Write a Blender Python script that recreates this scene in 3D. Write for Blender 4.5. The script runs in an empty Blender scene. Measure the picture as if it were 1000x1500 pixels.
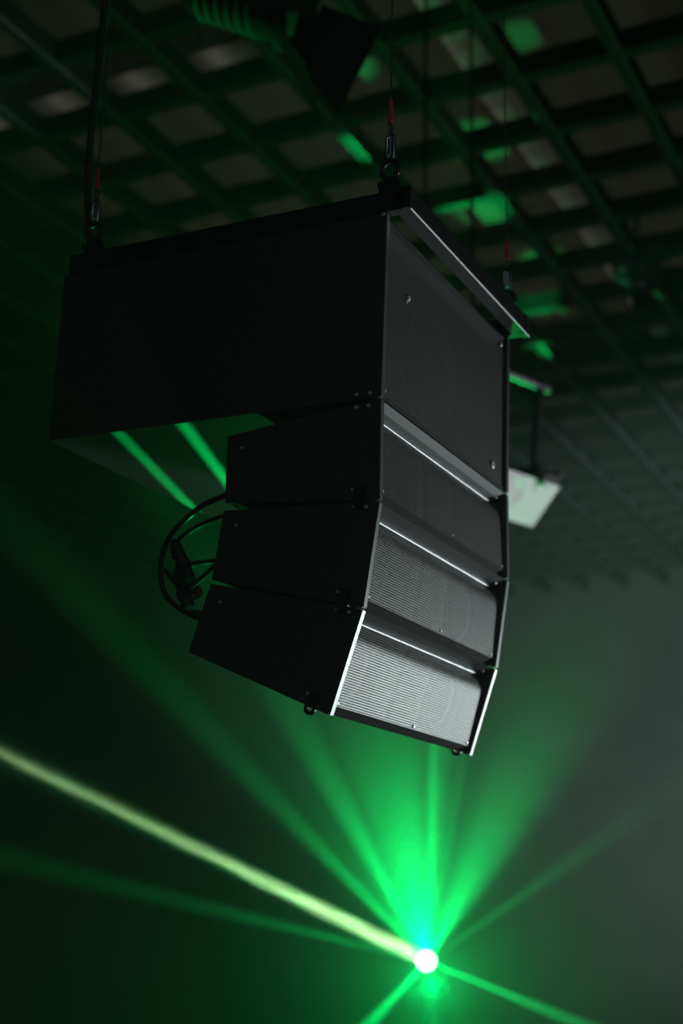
import bpy, bmesh, math, random
import numpy as np
from mathutils import Vector, Matrix

sc = bpy.context.scene
C = bpy.context.collection
PI = math.pi
EYE = 1.6                                   # camera height above the floor

# ------------------------------------------------------------------ camera
cam_d = bpy.data.cameras.new('camera')
cam = bpy.data.objects.new('camera', cam_d)
C.objects.link(cam)
sc.camera = cam
fw = Vector((0.85769676, 0.43501939, 0.27407007)).normalized()
rt = Vector((0.44711217, -0.89425033, 0.02017577)).normalized()
up = rt.cross(fw)
cam.matrix_world = Matrix(((rt.x, up.x, -fw.x, 0), (rt.y, up.y, -fw.y, 0),
                           (rt.z, up.z, -fw.z, EYE), (0, 0, 0, 1)))
cam_d.sensor_fit = 'VERTICAL'
cam_d.sensor_height = 36.0
cam_d.lens = 2060.9 / 1500 * 36.0
cam_d.clip_start = 0.05
cam_d.dof.use_dof = True
cam_d.dof.focus_distance = 2.33
cam_d.dof.aperture_fstop = 2.4

# ------------------------------------------------------------------ world, exposure
w = bpy.data.worlds.new('dark_hall')
sc.world = w
w.use_nodes = True
w.node_tree.nodes['Background'].inputs[0].default_value = (0.0, 0.0, 0.0, 1)
w.node_tree.nodes['Background'].inputs[1].default_value = 0.0
vs = sc.view_settings
vs.view_transform = 'Standard'
vs.look = 'None'
vs.use_curve_mapping = False
vs.gamma = 1.0
vs.exposure = 0.0
sc.cycles.max_bounces = 4
sc.cycles.volume_bounces = 0
sc.cycles.volume_max_steps = 48
sc.cycles.volume_step_rate = 1.0
sc.cycles.sample_clamp_indirect = 2.0
sc.cycles.use_adaptive_sampling = False

# ------------------------------------------------------------------ lights
def look_at(o, target):
    dv = Vector(target) - o.location
    o.rotation_euler = dv.to_track_quat('-Z', 'Y').to_euler()

def spot(name, loc, target, watts, deg, color, blend=1.0, radius=0.02, squeeze=1.0):
    l = bpy.data.lights.new(name, 'SPOT')
    l.energy = watts; l.color = color
    l.spot_size = math.radians(deg); l.spot_blend = blend
    l.shadow_soft_size = radius
    o = bpy.data.objects.new(name, l); C.objects.link(o)
    o.location = (loc[0], loc[1], loc[2] + EYE)
    look_at(o, (target[0], target[1], target[2] + EYE))
    o.scale = (squeeze, squeeze, 1)
    return o

BOARD_FILL = 1.7
GREEN = (0.0, 1.0, 0.18)
SRC = Vector((7.342, 3.146, -0.241))        # lens of the beam projector (z from eye height)
GP = 55.0
def beam(target, watts, deg, blend=1.0, color=GREEN, squeeze=1.0, radius=0.003, back=0.0, off=(0, 0, 0)):
    t = Vector(target); dv = (t - SRC).normalized()
    s = SRC + Vector(off) - dv * back
    return spot('green_beam', s, t, watts * GP, deg, color, blend, radius, squeeze)

def shaft(target, b, deg, **k):             # narrow shafts get the same flux in a smaller cone
    return beam(target, 2600.0*b/deg, deg, **k)

CORE = (0.62, 1.0, 0.42)
MAIN = (7.76, 6.95, 1.18)
CO = 0.024
for a in range(6):                          # the thick beam: rays that leave the whole lens and meet far away
    c_, s_ = math.cos(a*PI/3 + .3), math.sin(a*PI/3 + .3)
    shaft(MAIN, 19, 1.0, color=CORE, squeeze=0.22, off=rt*(CO*c_) + up*(CO*s_))
    shaft(MAIN, 1.5, 1.0, squeeze=.6, off=rt*(.05*c_) + up*(.05*s_))
shaft(MAIN, .9, 5.0)
l = bpy.data.lights.new('green_beam', 'AREA'); l.shape = 'DISK'; l.size = .075; l.energy = 28; l.color = CORE; l.spread = math.radians(1.4)
o = bpy.data.objects.new('green_beam', l); C.objects.link(o)
o.location = SRC + Vector((0, 0, EYE)); look_at(o, Vector(MAIN) + Vector((0, 0, EYE)))
shaft((7.85, 6.95, 1.07), .25, 1.0, squeeze=.8)
shaft((7.3, 6.1, 0.30), .5, 4.5)            # flat beam to the left
shaft((4.79, 3.24, .89), .26, 4)           # rising left beam
shaft((3.74, 3.25, 1.37), .08, 5)
shaft((5.42, 3.0, .89), .6, 6)            # steep left beam
shaft((4.41, 2.56, 1.06), .28, 24)
for y_ in (1.45, 1.585):                   # two thin sheets that graze the underside of the subwoofer
    q = beam((2.32, y_, 0.80), 60, 9, .6, radius=.01)
    q.scale = (.026, 1, 1)
shaft((6.70, 2.84, .81), 1.1, 3.2)           # upright beam
for t_, w_, d_ in (((7.0, 2.72, 4.0), 20, 7), ((7.75, 2.95, 4.0), 26, 6), ((6.09, 3.05, 4.0), 14, 4.5), ((8.5, 2.85, 4.0), 24, 5), ((9.2, 3.05, 4.0), 34, 4), ((6.2, 2.2, 4.0), 9, 4), ((8.6, 2.0, 4.0), 14, 2)):
    beam(t_, w_*4.5, d_)                        # faint ones that reach the ceiling joists
shaft((3.4, 1.45, 4.0), .45, 28)            # broad fans that rise over the array
shaft((3.3, 2.5, 4.0), .6, 26)
shaft((3.0, -0.3, 2.6), .06, 20)
shaft((4.7, -.2, 4.0), .5, 24)
shaft((7.11, 1.67, 0.65), .12, 6)           # right, faint
shaft((6.77, 2.12, -0.48), .45, 4)          # right, sinking
shaft((6.71, 3.19, -0.53), .5, 7)           # left, sinking
shaft((6.96, 2.89, -0.85), .15, 6)
l = bpy.data.lights.new('green_glow', 'POINT'); l.energy = 75; l.color = GREEN; l.shadow_soft_size = .04
o = bpy.data.objects.new('green_glow', l); C.objects.link(o)
q = SRC - fw * 0.35
o.location = (q.x, q.y, q.z + EYE)

# white stage light beyond the right edge of the frame
spot('stage_light', (5.4, -.6, 0.0), (2.4, 0.95, 0.50), 400, 34, (0.87, 1.0, 0.98), 1.0, 0.35)
spot('speaker_fill', (6.6, -1.6, -0.9), (5.4, 1.85, 1.7), 480, 13, (0.95, 0.97, 1.0), .8, 0.15)   # added unseen spot that brightens the pale loudspeaker
spot('haze_fill', (6.90, 0.10, 0.28), (9.6, 1.05, 1.05), 3600, 66, (0.80, 1.0, 0.96), 1.0, 0.2)  # second spot added out of view to brighten the haze at right
# weak warm fill spot added unseen near the floor, turned up to the ceiling
spot('ceiling_fill', (8.3, 1.2, -1.4), (6.6, 2.8, 4.0), 14, 75, (1.0, .9, .8), 1.0, 0.6)
l = bpy.data.lights.new('cabinet_fill', 'AREA'); l.shape = 'DISK'; l.size = 1.0; l.energy = 6; l.color = (.85, 1, 1)
o = bpy.data.objects.new('cabinet_fill', l); C.objects.link(o)     # dim fill added behind the viewer to lift the subwoofer's side
o.location = (-1.2, -1.2, 2.2 + EYE); look_at(o, (2.0, 1.2, 1.0 + EYE))
# warm strip fills added unseen above the joists to brighten the ceiling board
for k in range(-2, 6):
    l = bpy.data.lights.new('board_fill', 'AREA'); l.shape = 'RECTANGLE'; l.size = 5.0; l.size_y = .04
    l.energy = BOARD_FILL; l.color = (1.0, .86, .66)
    o = bpy.data.objects.new('board_fill', l); C.objects.link(o)
    o.location = (7.3, 2.52 + .508*k + .03, 4.14 + EYE); o.rotation_euler = (PI, 0, 0)

# ------------------------------------------------------------------ materials
def mat(name, col, rough=.5, metal=0.0, spec=.5, noise=0.0, nscale=20, bump=0.0, emit=None, estr=0):
    m = bpy.data.materials.new(name); m.use_nodes = True
    nt = m.node_tree; b = nt.nodes['Principled BSDF']
    b.inputs['Roughness'].default_value = rough
    b.inputs['Metallic'].default_value = metal
    b.inputs['Specular IOR Level'].default_value = spec
    b.inputs['Base Color'].default_value = (*col, 1)
    if noise or bump:
        tc = nt.nodes.new('ShaderNodeTexCoord'); n = nt.nodes.new('ShaderNodeTexNoise')
        n.inputs['Scale'].default_value = nscale; n.inputs['Detail'].default_value = 6
        nt.links.new(tc.outputs['Object'], n.inputs['Vector'])
        if noise:
            r = nt.nodes.new('ShaderNodeValToRGB')
            r.color_ramp.elements[0].position = .3; r.color_ramp.elements[1].position = .7
            r.color_ramp.elements[0].color = (*[c * (1 - noise) for c in col], 1)
            r.color_ramp.elements[1].color = (*[min(1, c * (1 + noise)) for c in col], 1)
            nt.links.new(n.outputs['Fac'], r.inputs['Fac']); nt.links.new(r.outputs['Color'], b.inputs['Base Color'])
        if bump:
            bp = nt.nodes.new('ShaderNodeBump'); bp.inputs['Strength'].default_value = bump; bp.inputs['Distance'].default_value = .002
            nt.links.new(n.outputs['Fac'], bp.inputs['Height']); nt.links.new(bp.outputs['Normal'], b.inputs['Normal'])
    if emit:
        b.inputs['Emission Color'].default_value = (*emit, 1); b.inputs['Emission Strength'].default_value = estr
    return m

M_cab = mat('black_textured_paint', (.034, .037, .037), .55, noise=.2, nscale=90, bump=.25)
M_matte = mat('matt_black', (.012, .013, .013), .9, spec=.15)
M_edge = mat('grey_powder_coat', (.10, .105, .11), .42, .35)
M_grille = mat('perforated_steel', (.12, .125, .125), .50, .5)
M_strip = mat('satin_black_strip', (.045, .047, .05), .42, .3)
M_bead = mat('bright_bead', (.15, .155, .165), .4, .6)
M_baffle = mat('black_baffle', (.012, .012, .012), .7)
M_cone = mat('paper_cone', (.5, .5, .5), .6, noise=.15, nscale=30)
M_surr = mat('rubber_surround', (.05, .05, .05), .5)
M_horn = mat('horn_plastic', (.7, .71, .71), .4)
M_screw = mat('screw_steel', (.75, .75, .75), .45, .5)
M_black = mat('black_steel', (.02, .021, .022), .42, .3)
M_frame = mat('black_fly_frame', (.013, .0135, .015), .4, .2)
M_worn_hi = mat('worn_steel_highlight', (.55, .55, .6), .4, .5)
M_cable = mat('black_rubber', (.008, .008, .008), .6)
M_wire = mat('steel_wire', (.10, .10, .11), .4, .8)
M_shack = mat('galvanised_steel', (.28, .31, .36), .28, .9)
M_red = mat('red_sleeve', (.85, .04, .07), .35)
M_ceil = mat('ceiling_board', (.014, .0125, .0105), .9, noise=.15, nscale=1.3)
M_joist = mat('dark_joist_paint', (.010, .011, .011), .6, .0, noise=.3, nscale=8)
M_under = mat('joist_underside', (.012, .0125, .013), .5, noise=.2, nscale=8)
M_lip = mat('joist_lip_highlight', (.20, .205, .215), .4, .2)  # pale tone stands in for light caught along the joist's lower edge
M_wall = mat('dark_wall', (.03, .032, .032), .9, noise=.2, nscale=2)
M_floor = mat('dark_floor', (.02, .02, .02), .6, noise=.3, nscale=3)
M_duct = mat('silver_duct', (.55, .58, .62), .35, .8, noise=.2, nscale=6)
M_dduct = mat('dark_tray', (.02, .022, .025), .5)
M_grey = mat('light_grey_plastic', (.72, .74, .77), .45, noise=.04, nscale=30)
M_brace = mat('pale_brace_paint', (.55, .55, .52), .6, noise=.25, nscale=30)
M_lens = mat('lit_lens', (1, 1, 1), .2, emit=(1, 1, 1), estr=3.0)
M_glass = mat('lamp_glass', (.3, .32, .35), .08, .6)
M_blue = mat('blue_grey_housing', (.12, .14, .24), .4, .4)

# ------------------------------------------------------------------ helpers
def obj(name, bm, mats, parent=None, smooth=False, bevel=0.0, loc=None):
    me = bpy.data.meshes.new(name)
    if bevel:
        bmesh.ops.bevel(bm, geom=[e for e in bm.edges if e.calc_face_angle(0) > .5], offset=bevel, segments=2, affect='EDGES', profile=.6)
    bmesh.ops.recalc_face_normals(bm, faces=bm.faces)
    bm.to_mesh(me); bm.free()
    if not isinstance(mats, (list, tuple)): mats = [mats]
    for m in mats: me.materials.append(m)
    if smooth:
        for p in me.polygons: p.use_smooth = True
        me.set_sharp_from_angle(angle=math.radians(40))
    o = bpy.data.objects.new(name, me); C.objects.link(o)
    if parent: o.parent = parent
    if loc: o.location = loc
    return o

def box(bm, x0, x1, y0, y1, z0, z1, mi=0):
    vs = [bm.verts.new(v) for v in ((x0,y0,z0),(x1,y0,z0),(x1,y1,z0),(x0,y1,z0),(x0,y0,z1),(x1,y0,z1),(x1,y1,z1),(x0,y1,z1))]
    for f in ((0,3,2,1),(4,5,6,7),(0,1,5,4),(1,2,6,5),(2,3,7,6),(3,0,4,7)):
        fc = bm.faces.new([vs[i] for i in f]); fc.material_index = mi
def prism(bm, prof, x0, x1, mi=0):           # profile in (y, z), extruded along x
    a = [bm.verts.new((x0, y, z)) for y, z in prof]; b = [bm.verts.new((x1, y, z)) for y, z in prof]
    n = len(prof)
    for fc in (bm.faces.new(a), bm.faces.new(b[::-1])): fc.material_index = mi
    for i in range(n):
        fc = bm.faces.new((a[i], b[i], b[(i+1) % n], a[(i+1) % n])); fc.material_index = mi
def lathe(bm, prof, seg, M=Matrix(), mi=0):  # profile (r, z) round the z axis
    rings = []
    for r, z in prof:
        if r < 1e-6: rings.append([bm.verts.new(M @ Vector((0, 0, z)))])
        else: rings.append([bm.verts.new(M @ Vector((r*math.cos(2*PI*k/seg), r*math.sin(2*PI*k/seg), z))) for k in range(seg)])
    for a, b in zip(rings, rings[1:]):
        for k in range(seg):
            k2 = (k+1) % seg
            vs = [a[k % len(a)], a[k2 % len(a)], b[k2 % len(b)], b[k % len(b)]]
            u = []
            for v in vs:
                if v not in u: u.append(v)
            if len(u) > 2:
                f = bm.faces.new(u); f.material_index = mi
def tube(bm, pts, r, seg=10, mi=0, closed=False):
    pts = [Vector(p) for p in pts]; n = len(pts); rings = []
    prev = None
    for i, p in enumerate(pts):
        if closed: t = (pts[(i+1) % n] - pts[i-1]).normalized()
        else: t = (pts[min(i+1, n-1)] - pts[max(i-1, 0)]).normalized()
        if prev is None:
            a = Vector((0, 0, 1)) if abs(t.z) < .9 else Vector((1, 0, 0))
            prev = t.cross(a).normalized()
        prev = (prev - t * prev.dot(t)).normalized(); b = t.cross(prev)
        rr = r[i] if isinstance(r, (list, tuple)) else r
        rings.append([bm.verts.new(p + prev*(rr*math.cos(2*PI*k/seg)) + b*(rr*math.sin(2*PI*k/seg))) for k in range(seg)])
    m = n if closed else n-1
    for i in range(m):
        a, b = rings[i], rings[(i+1) % n]
        for k in range(seg):
            f = bm.faces.new((a[k], a[(k+1) % seg], b[(k+1) % seg], b[k])); f.material_index = mi
    if not closed:
        bm.faces.new(rings[0][::-1]); bm.faces.new(rings[-1])
def spline(P, n=8):
    P = [Vector(p) for p in P]; out = []
    for i in range(len(P)-1):
        p0, p1, p2, p3 = P[max(i-1, 0)], P[i], P[i+1], P[min(i+2, len(P)-1)]
        for k in range(n):
            t = k/n
            out.append(.5*((2*p1)+(p2-p0)*t+(2*p0-5*p1+4*p2-p3)*t*t+(3*p1-p0-3*p2+p3)*t**3))
    out.append(P[-1]); return out
def tag(o, label, cat, group=None, kind=None):
    o['label'] = label; o['category'] = cat
    if group: o['group'] = group
    if kind: o['kind'] = kind
    return o
def empty(name, loc=(0, 0, 0), rot=(0, 0, 0)):
    o = bpy.data.objects.new(name, None); C.objects.link(o)
    o.location = (loc[0], loc[1], loc[2] + EYE); o.rotation_euler = rot; o.empty_display_size = .1
    return o
def copy_part(o, parent, loc=None):
    c = o.copy(); C.objects.link(c); c.parent = parent
    if loc is not None: c.location = loc
    for ch in list(o.children): copy_part(ch, c)
    return c
def copy_thing(o, loc, rot):
    c = o.copy(); C.objects.link(c)
    c.location = (loc[0], loc[1], loc[2] + EYE); c.rotation_euler = rot
    for ch in list(o.children): copy_part(ch, c)
    return c
def axisM(loc, axis):                        # local z axis pointing along axis, at loc
    return Matrix.Translation(loc) @ Vector(axis).to_track_quat('Z', 'Y').to_matrix().to_4x4()

# ------------------------------------------------------------------ the hall
X0, X1, Y0, Y1, ZC = -2.5, 17.0, -6.0, 10.0, 4.42
def struct(name, *b, m, kind='structure'):
    bm = bmesh.new(); box(bm, *b); o = obj(name, bm, m); o['kind'] = kind; return o
F = EYE
struct('floor', X0-.2, X1+.2, Y0-.2, Y1+.2, -.2, 0, m=M_floor)
struct('wall_back', X0, X1, Y1, Y1+.2, 0, ZC+F, m=M_wall)
struct('wall_front', X0, X1, Y0-.2, Y0, 0, ZC+F, m=M_wall)
struct('wall_right', X1, X1+.2, Y0-.2, Y1+.2, 0, ZC+F, m=M_wall)
struct('wall_left', X0-.2, X0, Y0-.2, Y1+.2, 0, ZC+F, m=M_wall)
ceiling = struct('ceiling', X0-.2, X1+.2, Y0-.2, Y1+.2, ZC+F, ZC+F+.2, m=M_ceil)

# lattice of deep joists under the ceiling board, 4 m above the lens; each one a part
jz = 4.0 + F
bm = bmesh.new()
box(bm, X0, X1, 0, .062, 0, .125, 0)
box(bm, X0, X1, .008, .0615, -.002, .001, 2)
box(bm, X0, X1, -.003, .005, -.004, .002, 1)
jx = obj('ceiling_joist', bm, [M_joist, M_lip, M_under], ceiling, loc=(0, 2.52, jz))
for k in range(-16, 15):
    if k == 0: continue
    c = jx.copy(); C.objects.link(c); c.location = (0, 2.52 + .508*k, jz)
bm = bmesh.new()
box(bm, 0, .074, Y0, Y1, 0, .12, 0)
box(bm, .0005, .0735, Y0, Y1, -.002, .001, 1)
jy = obj('cross_joist', bm, [M_joist, M_under], ceiling, loc=(5.824, 0, jz + .004))
for k in range(-14, 20):
    if k == 0: continue
    c = jy.copy(); C.objects.link(c); c.location = (5.824 + .538*k, 0, jz + .004)

# duct and tray above the lattice
t = tag(empty('air_duct', (5.2, 2.33, 4.25)), 'silver duct running above the ceiling joists beyond the hoist wires', 'duct')
for i in range(5):
    bm = bmesh.new(); box(bm, i*1.1, i*1.1 + 1.08, -.055, .055, 0, .11); obj('duct_section', bm, M_duct, t, bevel=.008)
    if i:
        bm = bmesh.new(); box(bm, i*1.1 - .03, i*1.1 + .01, -.065, .065, -.01, .12); obj('duct_flange', bm, M_duct, t)
    for s in (0,):
        bm = bmesh.new(); box(bm, i*1.1 + .5, i*1.1 + .53, -.05, .05, .11, .17); obj('duct_hanger', bm, M_black, t)
t = tag(empty('cable_tray', (5.28, 3.2, 4.25)), 'dark cable tray crossing above the joists at upper left', 'cable tray')
bm = bmesh.new(); box(bm, 0, .21, 0, 3.2, 0, .012); obj('tray_bottom', bm, M_dduct, t)
for x in (0, .20):
    bm = bmesh.new(); box(bm, x, x + .01, 0, 3.2, 0, .06); obj('tray_side', bm, M_dduct, t)
for y in (.4, 1.5, 2.6):
    bm = bmesh.new(); box(bm, .08, .12, y, y + .04, .01, .17); obj('tray_hanger', bm, M_dduct, t)

# ------------------------------------------------------------------ the loudspeaker array
W = 0.62
HS, DS, HE, DE, TAP = .3438, .6974, .1811, .2977, .0290
A_S, A_0, A_1, A_2 = (math.radians(v) for v in (1.216, 0.054, 8.554, 18.294))

def grille_y(z):                             # the sheet curves back under the ledge
    return .0055 + .0175*math.exp(-(max(0, -z)/.013)**1.5) + .004*(1 + z/.14)

def grille_mesh(w_, h_, nx, nz, thick=.0012, hole=.39, bend=False):
    """perforated sheet in the x-z plane (front at y=0): real holes, staggered rows"""
    px, pz = w_/nx, h_/nz
    V = []; Fc = []
    rad = hole*min(px, pz*1.15)
    def cell(cx, cz, hw, hz, open_=True):
        b = len(V)
        outer = [(hw, 0), (hw, hz), (0, hz), (-hw, hz), (-hw, 0), (-hw, -hz), (0, -hz), (hw, -hz)]
        V.extend([(cx+a, 0, cz+c) for a, c in outer])
        if not open_:
            Fc.append([b+i for i in range(8)]); return
        ii = [(math.cos(PI/4*k)*rad, math.sin(PI/4*k)*rad) for k in range(8)]
        V.extend([(cx+a, 0, cz+c) for a, c in ii]); V.extend([(cx+a, thick, cz+c) for a, c in ii])
        for k in range(8):
            k2 = (k+1) % 8
            Fc.append((b+k, b+k2, b+8+k2, b+8+k)); Fc.append((b+8+k, b+8+k2, b+16+k2, b+16+k))
    for j in range(nz):
        cz = -(j+.5)*pz
        if j % 2 == 0:
            for i in range(nx): cell((i+.5)*px, cz, px/2, pz/2)
        else:
            cell(px/4, cz, px/4, pz/2, False); cell(w_-px/4, cz, px/4, pz/2, False)
            for i in range(nx-1): cell((i+1)*px, cz, px/2, pz/2)
    if bend: V = [(x, y + grille_y(z), z) for x, y, z in V]
    me = bpy.data.meshes.new('grille'); me.from_pydata(V, [], Fc); me.update()
    me.materials.append(M_grille)
    return me

def screw(parent, loc, axis, r=.004, name='screw'):
    bm = bmesh.new()
    lathe(bm, [(r, -.001), (r, .001), (r*.7, .0022), (r*.35, .0022), (r*.3, .0012), (0, .0012)], 12, axisM(loc, axis))
    return obj(name, bm, M_screw, parent, smooth=True)

def driver(parent, cx, cz, R, y):
    """cone loudspeaker facing -y: ring, cone, dust cap"""
    M = axisM((cx, y, cz), (0, -1, 0))
    bm = bmesh.new(); lathe(bm, [(R*.93, 0), (R, .003), (R*1.12, .004), (R*1.12, 0)], 36, M)
    wfr = obj('woofer', bm, M_black, parent, smooth=True)
    bm = bmesh.new(); lathe(bm, [(R*.93, .002), (R*.89, .009), (R*.84, .002)], 36, M); obj('surround', bm, M_surr, wfr, smooth=True)
    bm = bmesh.new(); lathe(bm, [(R*.84, .002), (R*.30, -.020), (R*.30, -.0195), (0, -.012)], 36, M); obj('cone', bm, M_cone, wfr, smooth=True)
    return wfr

def make_element(loc, ang):
    t = empty('line_array_cabinet', loc, (ang, 0, 0))
    g = .0015
    prof = [(.002, -g), (.002, -HE+g), (DE, -HE+TAP), (DE, -TAP)]
    # cabinet shell: top, bottom, back, baffle with cut-outs behind the grille
    zt, zb = lambda y: -g - (TAP-g)*y/DE, lambda y: -HE + g + (TAP-g)*y/DE
    bm = bmesh.new()
    x0, x1 = .012, W-.012
    yb = .052                                                       # baffle plane
    prism(bm, [(yb, zt(yb)-.001), (yb, zb(yb)+.001), (DE-.002, zb(DE)+.001), (DE-.002, zt(DE)-.001)], x0, x1)
    prism(bm, [(.027, zt(.03)-.001), (.027, zt(.03)-.009), (yb, zt(yb)-.009), (yb, zt(yb)-.001)], x0, x1)
    prism(bm, [(.027, zb(.03)+.001), (.027, zb(.03)+.009), (yb, zb(yb)+.009), (yb, zb(yb)+.001)], x0, x1)
    obj('cabinet_body', bm, M_cab, t)
    for s in (0, 1):                                                # side cheeks with a bright front edge
        xa, xb = (0, .0125) if s == 0 else (W-.0125, W)
        bm = bmesh.new(); prism(bm, prof, xa, xb)
        ch = obj('side_cheek', bm, M_cab, t, bevel=.0012)
        bm = bmesh.new(); prism(bm, [(-.001, -g-.001), (-.001, -HE+g+.001), (.0035, -HE+g+.001), (.0035, -g-.001)], xa+.0005, xb-.0005)
        obj('edge_trim', bm, M_edge, ch, bevel=.001)
        xs = xa - .0005 if s == 0 else xb + .0005
        ax = (-1, 0, 0) if s == 0 else (1, 0, 0)
        for yy in (.022, .045): screw(ch, (xs, yy, -.012), ax, .0038, 'pin')
        for yy, zz in ((.05, -HE+.024), (DE-.03, -.055)): screw(ch, (xs, yy, zz), ax, .003)
        # rigging tab below the front corner
        bm = bmesh.new()
        lathe(bm, [(.0045, -.003), (.0105, -.003), (.0105, .003), (.0045, .003), (.0045, -.003)], 24,
              axisM((xs + (.003 if s == 0 else -.003)*-1, .035, -HE+.002), (1, 0, 0)))
        box(bm, xs-.003 if s == 0 else xs, xs if s == 0 else xs+.003, .0255, .0445, -HE+.004, -HE+.03)
        obj('rigging_tab', bm, M_black, t, smooth=True)
    # sloping ledge at the top of the recess
    bm = bmesh.new()
    prism(bm, [(.0018, -.0022), (.0140, -.0125), (.0255, -.0205), (.0285, -.0235), (.034, -.0215), (.034, -.0022)], .0135, W-.0135)
    st = obj('ledge', bm, M_strip, t)
    bm = bmesh.new(); tube(bm, [(.014, .0272, -.0225), (W-.0135, .0272, -.0225)], .0040, 12); obj('ledge_bead', bm, M_bead, st, smooth=True)
    for xx in (.028, W-.035): screw(st, (xx, .016, -.0145), (0, -.45, -.9), .0045)
    # perforated grille
    gm = GR_E
    o = bpy.data.objects.new('grille', gm); C.objects.link(o); o.parent = t; o.location = (.0165, 0, -.0245)
    zl = -HE + .0175
    ZS = [-(HE-.0425)*q_/10 for q_ in range(11)]
    for xa, xb in ((.0140, .0185), (W-.0185, W-.0140)):
        bm = bmesh.new(); prism(bm, [(grille_y(z)-.0012, z-.0245) for z in ZS] + [(grille_y(z)+.004, z-.0245) for z in ZS[::-1]], xa, xb)
        obj('grille_margin', bm, M_grille, t)
    bm = bmesh.new()
    prism(bm, [(.0055, zl), (.012, zl), (.024, -HE+.006), (.020, -HE+.0025), (.0185, -HE+.0028)], .0135, W-.0135)
    sl = obj('lower_sill', bm, M_matte, t)
    for xx in (.024, .33, W-.03): screw(sl, (xx, .0055, zl + .006), (0, -1, 0), .003)
    # drivers behind the grille
    driver(t, .115, -HE/2-.004, .066, .050)
    driver(t, W-.115, -HE/2-.004, .066, .050)
    bm = bmesh.new()
    cx = W/2
    for s in (-1, 1):
        v = [(cx+s*.012, .050), (cx+s*.078, .032), (cx+s*.082, .032), (cx+s*.082, .052), (cx+s*.012, .052)]
        a = [bm.verts.new((x, y, -.030)) for x, y in v]; b = [bm.verts.new((x, y, -HE+.022)) for x, y in v]
        bm.faces.new(a); bm.faces.new(b[::-1])
        for i in range(5): bm.faces.new((a[i], b[i], b[(i+1) % 5], a[(i+1) % 5]))
    hn = obj('horn', bm, M_horn, t)
    for zz in (-.045, -.075, -.105, -.135):
        bm = bmesh.new(); box(bm, cx-.011, cx+.011, .040, .051, zz-.012, zz-.004); obj('slot_vane', bm, M_horn, hn)
    # rear connector plate
    bm = bmesh.new(); box(bm, .04, .15, DE-.002, DE+.002, -HE+TAP+.02, -TAP-.02)
    cp = obj('connector_plate', bm, M_black, t)
    for zz in (-.07, -.11):
        bm = bmesh.new(); lathe(bm, [(0, 0), (.013, 0), (.013, .006), (.010, .006), (.010, .002), (0, .002)], 16, axisM((.09, DE+.002, zz), (0, 1, 0)))
        obj('socket', bm, M_black, cp, smooth=True)
    return t

GR_E = grille_mesh(W-.033, HE-.024-.0185, 118, 32, bend=True)
bot_s = (2.0105, .9432 + HS*math.sin(A_S), 1.1792 - HS*math.cos(A_S))
def nxt(l, a, h): return (l[0], l[1] + h*math.sin(a), l[2] - h*math.cos(a))
L0 = (2.0105, .9505, .8355); L1 = nxt(L0, A_0, HE); L2 = nxt(L1, A_1, HE)
G = 'narrow cabinets of the hanging array'
e0 = make_element(L0, A_0)
tag(e0, 'narrow black array cabinet directly under the tall subwoofer, upright front grille', 'loudspeaker', G)
e1 = copy_thing(e0, L1, (A_1, 0, 0))
tag(e1, 'middle one of the three narrow array cabinets, grille tilted slightly downwards', 'loudspeaker', G)
e2 = copy_thing(e0, L2, (A_2, 0, 0))
tag(e2, 'lowest array cabinet, brightly lit grille facing down, bottom edge hanging free', 'loudspeaker', G)

# subwoofer
s = tag(empty('subwoofer', (2.0105, .9432, 1.1792), (A_S, 0, 0)), 'tall deep black subwoofer cabinet at the top of the hanging array', 'loudspeaker')
bm = bmesh.new()
box(bm, .012, W-.012, .05, DS-.002, -HS+.002, -.002)
box(bm, .012, W-.012, .012, .05, -HS+.002, -HS+.012); box(bm, .012, W-.012, .012, .05, -.012, -.002)
obj('cabinet_body', bm, M_cab, s)
for i in (0, 1):
    xa, xb = (0, .0125) if i == 0 else (W-.0125, W)
    bm = bmesh.new(); box(bm, xa, xb, .002, DS, -HS+.0015, -.001)
    ch = obj('side_cheek', bm, M_cab, s, bevel=.0012)
    bm = bmesh.new(); box(bm, xa+.0005, xb-.0005, -.001, .0035, -HS+.003, -.003); obj('edge_trim', bm, M_edge, ch, bevel=.001)
    xs = -.0005 if i == 0 else W+.0005
    ax = (-1, 0, 0) if i == 0 else (1, 0, 0)
    for yy in (.02, .045): screw(ch, (xs, yy, -HS+.010), ax, .0038, 'pin')
    screw(ch, (xs, .006, -.004), ax, .004)
o = bpy.data.objects.new('grille', grille_mesh(W-.033, HS-.020, 118, 66)); C.objects.link(o); o.parent = s; o.location = (.0165, .006, -.009)
for b_ in ((.0125, .0168, .005, .012, -HS+.011, -.009), (W-.0168, W-.0125, .005, .012, -HS+.011, -.009),
           (.0125, W-.0125, .005, .012, -.009, -.004), (.0125, W-.0125, .004, .014, -HS+.0035, -HS+.011)):
    bm = bmesh.new(); box(bm, *b_); obj('grille_frame', bm, M_strip, s)
driver(s, W/2, -HS/2, .145, .045)
bdg = screw(s, (.112, .005, -.116), (0, -1, 0), .0055, 'badge')
screw(s, (.104, .005, -.126), (0, -1, 0), .003)
screw(s, (.54, .004, -.302), (0, -1, 0), .008, 'badge')
screw(s, (.58, .004, -.026), (0, -1, 0), .005)
screw(s, (.024, .004, -HS+.02), (0, -1, 0), .003)

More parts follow.
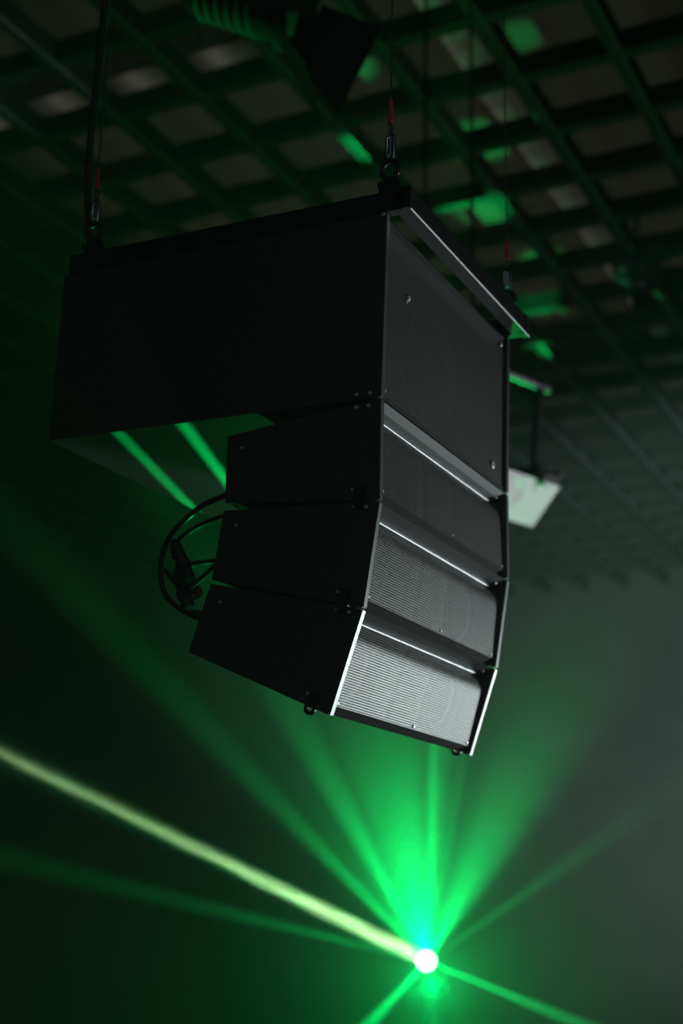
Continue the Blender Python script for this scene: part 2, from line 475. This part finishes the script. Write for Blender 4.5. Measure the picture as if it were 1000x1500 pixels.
# fly frame on top of the subwoofer
fr = tag(empty('fly_frame', (2.0105, .9432, 1.1792), (A_S, 0, 0)), 'black steel fly frame on top of the subwoofer, cross bar overhanging its grille', 'rigging frame')
for i in (0, 1):
    xa = 0 if i == 0 else W-.02
    bm = bmesh.new(); box(bm, xa, xa+.02, -.040, DS-.01, .001, .040); obj('side_arm', bm, M_frame, fr, bevel=.0015)
    bm = bmesh.new(); box(bm, xa-.004, xa+.024, -.046, -.030, -.0005, .0415); obj('arm_end_plate', bm, M_frame, fr, bevel=.0015)
    for yy in (.0, DS-.06):
        bm = bmesh.new()
        prism(bm, [(yy-.022, .038), (yy+.022, .038), (yy+.018, .062), (yy+.010, .072), (yy-.010, .072), (yy-.018, .062)], xa+.006, xa+.014)
        obj('lifting_lug', bm, M_frame, fr, bevel=.001)
bm = bmesh.new(); box(bm, 0, W+.0, -.044, -.014, .0005, .0395)
cb = obj('cross_bar', bm, M_frame, fr, bevel=.0016)
bm = bmesh.new(); tube(bm, [(.002, -.0440, .0004), (W, -.0440, .0004)], .0022, 10); obj('worn_edge_highlight', bm, M_worn_hi, cb)  # worn edge, its pale tone also standing in for a highlight
bm = bmesh.new(); box(bm, .02, W-.02, DS-.05, DS-.02, .001, .038); obj('rear_bar', bm, M_frame, fr, bevel=.0015)
bm = bmesh.new(); box(bm, .02, W-.02, .30, .34, .001, .03); obj('centre_bar', bm, M_frame, fr, bevel=.0015)

# shackles, hooks and hoist wires
def shackle(x, y, z, lab):
    t = tag(empty('shackle', (x, y, z)), lab, 'shackle', 'shackles on the fly frame')
    P = []
    for k in range(17):
        a = -PI*.28 + k*(PI*1.56)/16
        P.append((0, .0165*math.cos(a), .012 + .0165*math.sin(a)))
    P = [(0, .009, -.018)] + P + [(0, -.009, -.018)]
    bm = bmesh.new(); tube(bm, spline(P, 3), .0045, 10); obj('bow', bm, M_black, t, smooth=True)
    bm = bmesh.new(); tube(bm, [(0, -.017, -.018), (0, .017, -.018)], .005, 12); tube(bm, [(0, .016, -.018), (0, .021, -.018)], .009, 6)
    obj('pin', bm, M_black, t, smooth=True)
def wire(x, y, z, top, lab, dx=0, dy=0):
    """link above the shackle, thimble, red sleeve, then the wire to the ceiling joists"""
    t = tag(empty('hoist_wire', (x, y, z)), lab, 'wire rope', 'wires that carry the fly frame')
    bm = bmesh.new()                                               # quick link
    P = [(.0, .007*math.cos(a), (.018 if math.sin(a) > 0 else -.018) + .007*math.sin(a) + .028) for a in [2*PI*k/20 for k in range(20)]]
    tube(bm, P, .0032, 10, closed=True); obj('chain_link', bm, M_shack, t, smooth=True)
    bm = bmesh.new(); tube(bm, [(0, 0, .012), (0, .0, .045)], .0045, 8); obj('swivel', bm, M_shack, t, smooth=True)
    bm = bmesh.new()                                               # teardrop thimble
    P = [(.0075*math.sin(a)*math.sin(a/2), 0, .064 - .014*math.cos(a)) for a in [2*PI*k/20 for k in range(20)]]
    tube(bm, P, .0022, 8, closed=True); obj('thimble', bm, M_wire, t, smooth=True)
    bm = bmesh.new(); tube(bm, [(0, 0, .078), (0, 0, .083), (0, 0, .085), (0, 0, .125)], [.0052, .0058, .0046, .0026], 12); obj('red_sleeve', bm, M_red, t, smooth=True)
    bm = bmesh.new(); tube(bm, [(0, 0, .120), (dx, dy, top - z)], .0016, 8); obj('wire', bm, M_wire, t)
SX = .010
Wp = [(2.0105+SX, .9425, 'front near'), (2.0105+W-SX, .9425, 'front far'), (2.0105+SX, 1.585, 'rear')]
labs = [('black shackle on the frame corner above the near edge of the grille', 'wire with red sleeve rising from the near front corner of the frame'),
        ('shackle on the far front corner of the frame, blurred', 'wire with red sleeve above the far end of the cross bar'),
        ('shackle on the dark rear corner of the frame', 'wire with dull red sleeve rising from the rear of the frame, beside a black cable')]
for (x, y, _), (la, lb) in zip(Wp, labs):
    z = 1.1792 + .062 + (y-.9432)*math.tan(A_S)
    shackle(x, y, z + .014, la)
    wire(x, y, z + .042, 4.0, lb)

# signal cables looping behind the array
def cable(name, P, r, lab, plugs=(), dx=0.0):
    P = [(x+dx, y+.62*dx, z+.28*dx) for x, y, z in P]; plugs = [tuple((x+dx, y+.62*dx, z+.28*dx) for x, y, z in pq) for pq in plugs]
    P = spline(P, 8); base = P[0]
    t = tag(empty(name, base), lab, 'cable', 'cables looping behind the array')
    bm = bmesh.new(); tube(bm, [p - base for p in P], r, 10); obj('cable_jacket', bm, M_cable, t, smooth=True)
    for (a, b) in plugs:
        a = Vector(a)-base; b = Vector(b)-base; n = (b-a)
        bm = bmesh.new()
        tube(bm, [a, a+n*.12, a+n*.14, a+n*.55, a+n*.57, a+n*.72, a+n*.74, b], [.006, .008, .0125, .0125, .0155, .0155, .0125, .0125], 14)
        obj('plug', bm, M_cable, t, smooth=True)
cable('speaker_cable', [(2.10, 1.240, .745), (2.10, 1.302, .729), (2.1, 1.361, .71), (2.1, 1.418, .664), (2.1, 1.436, .607), (2.1, 1.418, .548), (2.1, 1.357, .508), (2.10, 1.285, .490)], .0052,
      'outer black cable in a wide loop behind the narrow cabinets')
cable('link_cable', [(2.13, 1.24, .705), (2.12, 1.293, .702), (2.11, 1.359, .684), (2.1, 1.402, .655), (2.1, 1.412, .62)], .0042,
      'upper inner cable ending in a hanging plug', [((2.1, 1.413, .655), (2.1, 1.372, .575))], dx=.04)
cable('link_cable', [(2.13, 1.25, .628), (2.12, 1.305, .623), (2.11, 1.341, .590), (2.1, 1.372, .562), (2.1, 1.400, .568), (2.1, 1.43, .6)], .0042,
      'short cable crossing from the middle cabinet to the plugs', [((2.1, 1.405, .60), (2.1, 1.372, .52))], dx=.08)
cable('link_cable', [(2.13, 1.26, .618), (2.12, 1.341, .614), (2.1, 1.384, .605), (2.1, 1.395, .575), (2.1, 1.375, .54), (2.10, 1.365, .515), (2.12, 1.30, .50)], .0040,
      'innermost cable dropping behind the lowest cabinet', [((2.1, 1.392, .585), (2.1, 1.355, .545))], dx=.12)

# black power cable that drops at the left
cable_pts = [(2.02, 1.60, 3.98), (2.18, 1.715, 2.25), (2.209, 1.749, 1.986), (2.238, 1.777, 1.851), (2.285, 1.820, 1.612), (2.30, 1.80, 1.40), (2.30, 1.70, 1.15), (2.28, 1.654, 1.05)]
P = spline(cable_pts, 8)
t = tag(empty('power_cable', P[0]), 'thick black power cable dropping to the rear of the subwoofer', 'cable')
bm = bmesh.new(); tube(bm, [p - P[0] for p in P], .009, 10); obj('cable_jacket', bm, M_cable, t, smooth=True)

# ------------------------------------------------------------------ small pale loudspeaker beyond the array
phi, tl = math.radians(-21), math.radians(46)
wd = Vector((math.cos(phi), math.sin(phi), 0)); nh = Vector((math.sin(phi), -math.cos(phi), 0))
if nh.dot(fw) > 0: nh = -nh
hd = Vector((0, 0, -math.cos(tl))) - nh*math.sin(tl)          # down along the face
nn = nh*math.cos(tl) - Vector((0, 0, 1))*math.sin(tl)         # out of the face
TRc = Vector((5.535, 1.766, 1.767))
ww, hh, dd = .50, .215, .17
Mx = Matrix((wd, -nn, -hd)).transposed()                      # x along width, y into the box, z up the face
t = tag(empty('hanging_speaker'), 'pale grey loudspeaker tilted down on a dark pole beyond the array', 'loudspeaker')
if Mx.determinant() < 0: print('speaker frame is mirrored')
t.matrix_world = Matrix.Translation(TRc + Vector((0, 0, EYE))) @ Mx.to_4x4()
bm = bmesh.new(); prism(bm, [(.012, -.004), (.012, -hh+.004), (dd, -hh+.04), (dd, -.04)], -ww+.004, -.004); obj('enclosure', bm, M_black, t, bevel=.006)
bm = bmesh.new(); box(bm, -ww, 0, 0, .014, -hh, 0); ff = obj('front_panel', bm, M_grey, t, bevel=.005)
cx = -ww/2 - .01
bm = bmesh.new(); lathe(bm, [(.078, .001), (.086, .004), (.092, .001), (.092, 0)], 32, axisM((cx, 0, -hh/2), (0, -1, 0))); wr = obj('woofer', bm, M_horn, t, smooth=True)
bm = bmesh.new(); lathe(bm, [(.079, .002), (.03, .0005), (.028, .006), (0, .010)], 32, axisM((cx, 0, -hh/2), (0, -1, 0))); obj('cone', bm, M_horn, wr, smooth=True)
bm = bmesh.new(); lathe(bm, [(0, .003), (.010, .003), (.012, 0)], 16, axisM((-.125, 0, -.045), (0, -1, 0))); obj('badge', bm, M_brace, t)
bm = bmesh.new(); box(bm, -.10, -.03, .016, .05, 0, .03); box(bm, -.03, -.012, .014, .035, -.01, .06); obj('clamp', bm, M_black, t)
# its pole and cross pipe
PT = Vector((5.391, 1.80, 2.165))
pb = Vector((5.45, 1.855, 1.80))
t = tag(empty('speaker_pole', (pb.x, pb.y, pb.z)), 'dark pole and cross pipe that hold the pale loudspeaker', 'pole')
bm = bmesh.new(); tube(bm, [(0, 0, 0), (PT.x-pb.x, PT.y-pb.y, PT.z-pb.z)], .021, 14); obj('pole_tube', bm, M_black, t, smooth=True)
a = PT - pb + wd*.06; b = PT - pb - wd*.75
bm = bmesh.new(); tube(bm, [a + Vector((0, 0, .02)), b + Vector((0, 0, .02))], .024, 14); obj('cross_pipe', bm, M_wire, t, smooth=True)
for s_ in (.42, .70):
    q = PT - pb - wd*s_
    bm = bmesh.new(); tube(bm, [q, (q.x, q.y, 4.0-pb.z)], .008, 8); obj('drop_rod', bm, M_black, t, smooth=True)
bm = bmesh.new(); box(bm, -.05, .05, -.05, .05, -.05, .03); obj('yoke_plate', bm, M_black, t, bevel=.004)

# ------------------------------------------------------------------ luminaires on the ceiling lattice
def lantern(name, loc, aim, scale, m_body, lab, doors=True, drop=1.0):
    """theatre lantern: yoke, housing, lens and barn doors; local z points out of the lens"""
    M = axisM(Vector((0, 0, 0)), aim)
    t = tag(empty(name, loc), lab, 'stage light')
    k = scale
    bm = bmesh.new(); lathe(bm, [(0, -.20*k), (.07*k, -.20*k), (.095*k, -.16*k), (.10*k, .08*k), (.115*k, .085*k), (.115*k, .11*k), (.098*k, .11*k), (.098*k, .09*k)], 28, M)
    hs = obj('housing', bm, m_body, t, smooth=True)
    bm = bmesh.new()
    for i in range(6): lathe(bm, [(.099*k, (-.13+i*.028)*k), (.106*k, (-.125+i*.028)*k), (.099*k, (-.12+i*.028)*k)], 28, M)
    obj('cooling_fins', bm, m_body, hs)
    bm = bmesh.new(); lathe(bm, [(.097*k, .09*k), (.07*k, .105*k), (0, .115*k)], 28, M); obj('lens', bm, M_glass, t, smooth=True)
    if doors:
        for a in range(4):
            bm = bmesh.new(); R = M @ Matrix.Rotation(a*PI/2, 4, 'Z')
            v = [R @ Vector(q_) for q_ in ((-.085*k, .105*k, .11*k), (.085*k, .105*k, .11*k), (.13*k, .20*k, .24*k), (-.13*k, .20*k, .24*k))]
            v2 = [q_ + (R.to_3x3() @ Vector((0, .004, 0))) for q_ in v]
            a_ = [bm.verts.new(q_) for q_ in v]; b_ = [bm.verts.new(q_) for q_ in v2]
            bm.faces.new(a_); bm.faces.new(b_[::-1])
            for i in range(4): bm.faces.new((a_[i], b_[i], b_[(i+1) % 4], a_[(i+1) % 4]))
            obj('barn_door', bm, M_black, t)
    side = Vector(aim).cross(Vector((0, 0, 1))).normalized()
    top = Vector((0, 0, .2*k))
    bm = bmesh.new()
    tube(bm, spline([side*.13*k, side*.135*k + top*.6, side*.10*k + top, -side*.10*k + top, -side*.135*k + top*.6, -side*.13*k], 6), .008*k, 8)
    obj('yoke', bm, M_black, t, smooth=True)
    bm = bmesh.new(); tube(bm, [top, (0, 0, 4.0 - loc[2])], .012, 10); obj('hanging_rod', bm, M_black, t, smooth=True)
    bm = bmesh.new(); tube(bm, [side*.115*k, side*.155*k], .018*k, 10); obj('tilt_knob', bm, M_screw, t, smooth=True)
    return t
lantern('stage_lantern', (3.13, 1.90, 2.66), (.25, -.75, -.35), 1.25, M_cable, 'large black stage lantern in silhouette near the top edge', drop=1.3)
lantern('stage_lantern', (7.28, 1.83, 3.54), (-.45, -.6, -.5), .9, M_blue, 'small bluish lantern hanging from the joists at right, knob catching light')
# ------------------------------------------------------------------ the beam projector
head = empty('beam_projector', (SRC.x, SRC.y, SRC.z))
tag(head, 'compact beam projector with a dazzling white lens and green beams', 'stage light')
cd = -fw
M = axisM(Vector((0, 0, 0)), Vector((cd.x, cd.y, .02)))
back = M @ Matrix.Translation((0, 0, -.10))
bm = bmesh.new(); lathe(bm, [(0, -.24), (.05, -.24), (.062, -.20), (.062, 0), (.054, .004), (.050, 0), (.050, -.012)], 28, back); hs = obj('housing', bm, M_matte, head, smooth=True)
bm = bmesh.new(); lathe(bm, [(.0495, .0), (.03, .004), (0, .006)], 28, back); obj('lens', bm, M_lens, head, smooth=True)
side = Vector((cd.x, cd.y, 0)).cross(Vector((0, 0, 1))).normalized()
bk = Vector((-cd.x, -cd.y, 0)).normalized()*.13
bm = bmesh.new()
tube(bm, spline([bk+side*.064, bk+side*.085+Vector((0, 0, -.05)), bk+side*.08+Vector((0, 0, -.12)), bk-side*.08+Vector((0, 0, -.12)), bk-side*.085+Vector((0, 0, -.05)), bk-side*.064], 5), .010, 8)
obj('yoke', bm, M_matte, head, smooth=True)
bm = bmesh.new(); box(bm, bk.x-.09, bk.x+.09, bk.y-.09, bk.y+.09, -.19, -.125); obj('base', bm, M_matte, head, bevel=.01)
st = tag(empty('light_stand', (SRC.x+bk.x, SRC.y+bk.y, -EYE)), 'black tripod stand under the beam projector', 'stand')
hz = EYE + SRC.z - .19
bm = bmesh.new(); tube(bm, [(0, 0, .12), (0, 0, hz)], .018, 12); obj('pole', bm, M_matte, st, smooth=True)
for k in range(3):
    a = k*2*PI/3 + .4
    bm = bmesh.new(); tube(bm, [(0, 0, .55), (.45*math.cos(a), .45*math.sin(a), .012)], .011, 8); obj('leg', bm, M_matte, st, smooth=True)
bm = bmesh.new(); lathe(bm, [(.0, .57), (.035, .57), (.035, .50), (0, .50)], 12); obj('collar', bm, M_matte, st)

# ------------------------------------------------------------------ haze
hm = bpy.data.materials.new('stage_haze'); hm.use_nodes = True
nt = hm.node_tree; nt.nodes.clear()
out = nt.nodes.new('ShaderNodeOutputMaterial'); sct = nt.nodes.new('ShaderNodeVolumeScatter')
sct.inputs['Anisotropy'].default_value = .25
sct.inputs['Color'].default_value = (.93, 1, .97, 1)
# the haze lies thicker near the floor and thins out towards the ceiling
gp = nt.nodes.new('ShaderNodeNewGeometry'); sx = nt.nodes.new('ShaderNodeSeparateXYZ'); mr = nt.nodes.new('ShaderNodeMapRange')
mr.interpolation_type = 'SMOOTHSTEP'
for k_, v_ in ((1, .6), (2, 3.9), (3, .0135), (4, .0012)): mr.inputs[k_].default_value = v_
nt.links.new(gp.outputs['Position'], sx.inputs[0]); nt.links.new(sx.outputs['Z'], mr.inputs[0]); nt.links.new(mr.outputs[0], sct.inputs['Density'])
# and a thicker drift is added round the projector to strengthen its glow
vd = nt.nodes.new('ShaderNodeVectorMath'); vd.operation = 'DISTANCE'; vd.inputs[1].default_value = (SRC.x - .25, SRC.y - .1, SRC.z + EYE + .25)
m1 = nt.nodes.new('ShaderNodeMath'); m1.operation = 'DIVIDE'; m1.inputs[1].default_value = .95
m2 = nt.nodes.new('ShaderNodeMath'); m2.operation = 'POWER'; m2.inputs[1].default_value = 2
m3 = nt.nodes.new('ShaderNodeMath'); m3.operation = 'MULTIPLY'; m3.inputs[1].default_value = -1
m4 = nt.nodes.new('ShaderNodeMath'); m4.operation = 'EXPONENT'
m5 = nt.nodes.new('ShaderNodeMath'); m5.operation = 'MULTIPLY_ADD'; m5.inputs[1].default_value = .042
nt.links.new(gp.outputs['Position'], vd.inputs[0]); nt.links.new(vd.outputs['Value'], m1.inputs[0]); nt.links.new(m1.outputs[0], m2.inputs[0])
nt.links.new(m2.outputs[0], m3.inputs[0]); nt.links.new(m3.outputs[0], m4.inputs[0]); nt.links.new(m4.outputs[0], m5.inputs[0])
nt.links.new(mr.outputs[0], m5.inputs[2]); nt.links.new(m5.outputs[0], sct.inputs['Density'])
nt.links.new(sct.outputs[0], out.inputs['Volume'])
bm = bmesh.new(); box(bm, X0+.01, X1-.01, Y0+.01, Y1-.01, .01, F+3.985)
hz_ = obj('haze', bm, hm); hz_['kind'] = 'stuff'; hz_['label'] = 'thin stage haze filling the hall'; hz_['category'] = 'haze'
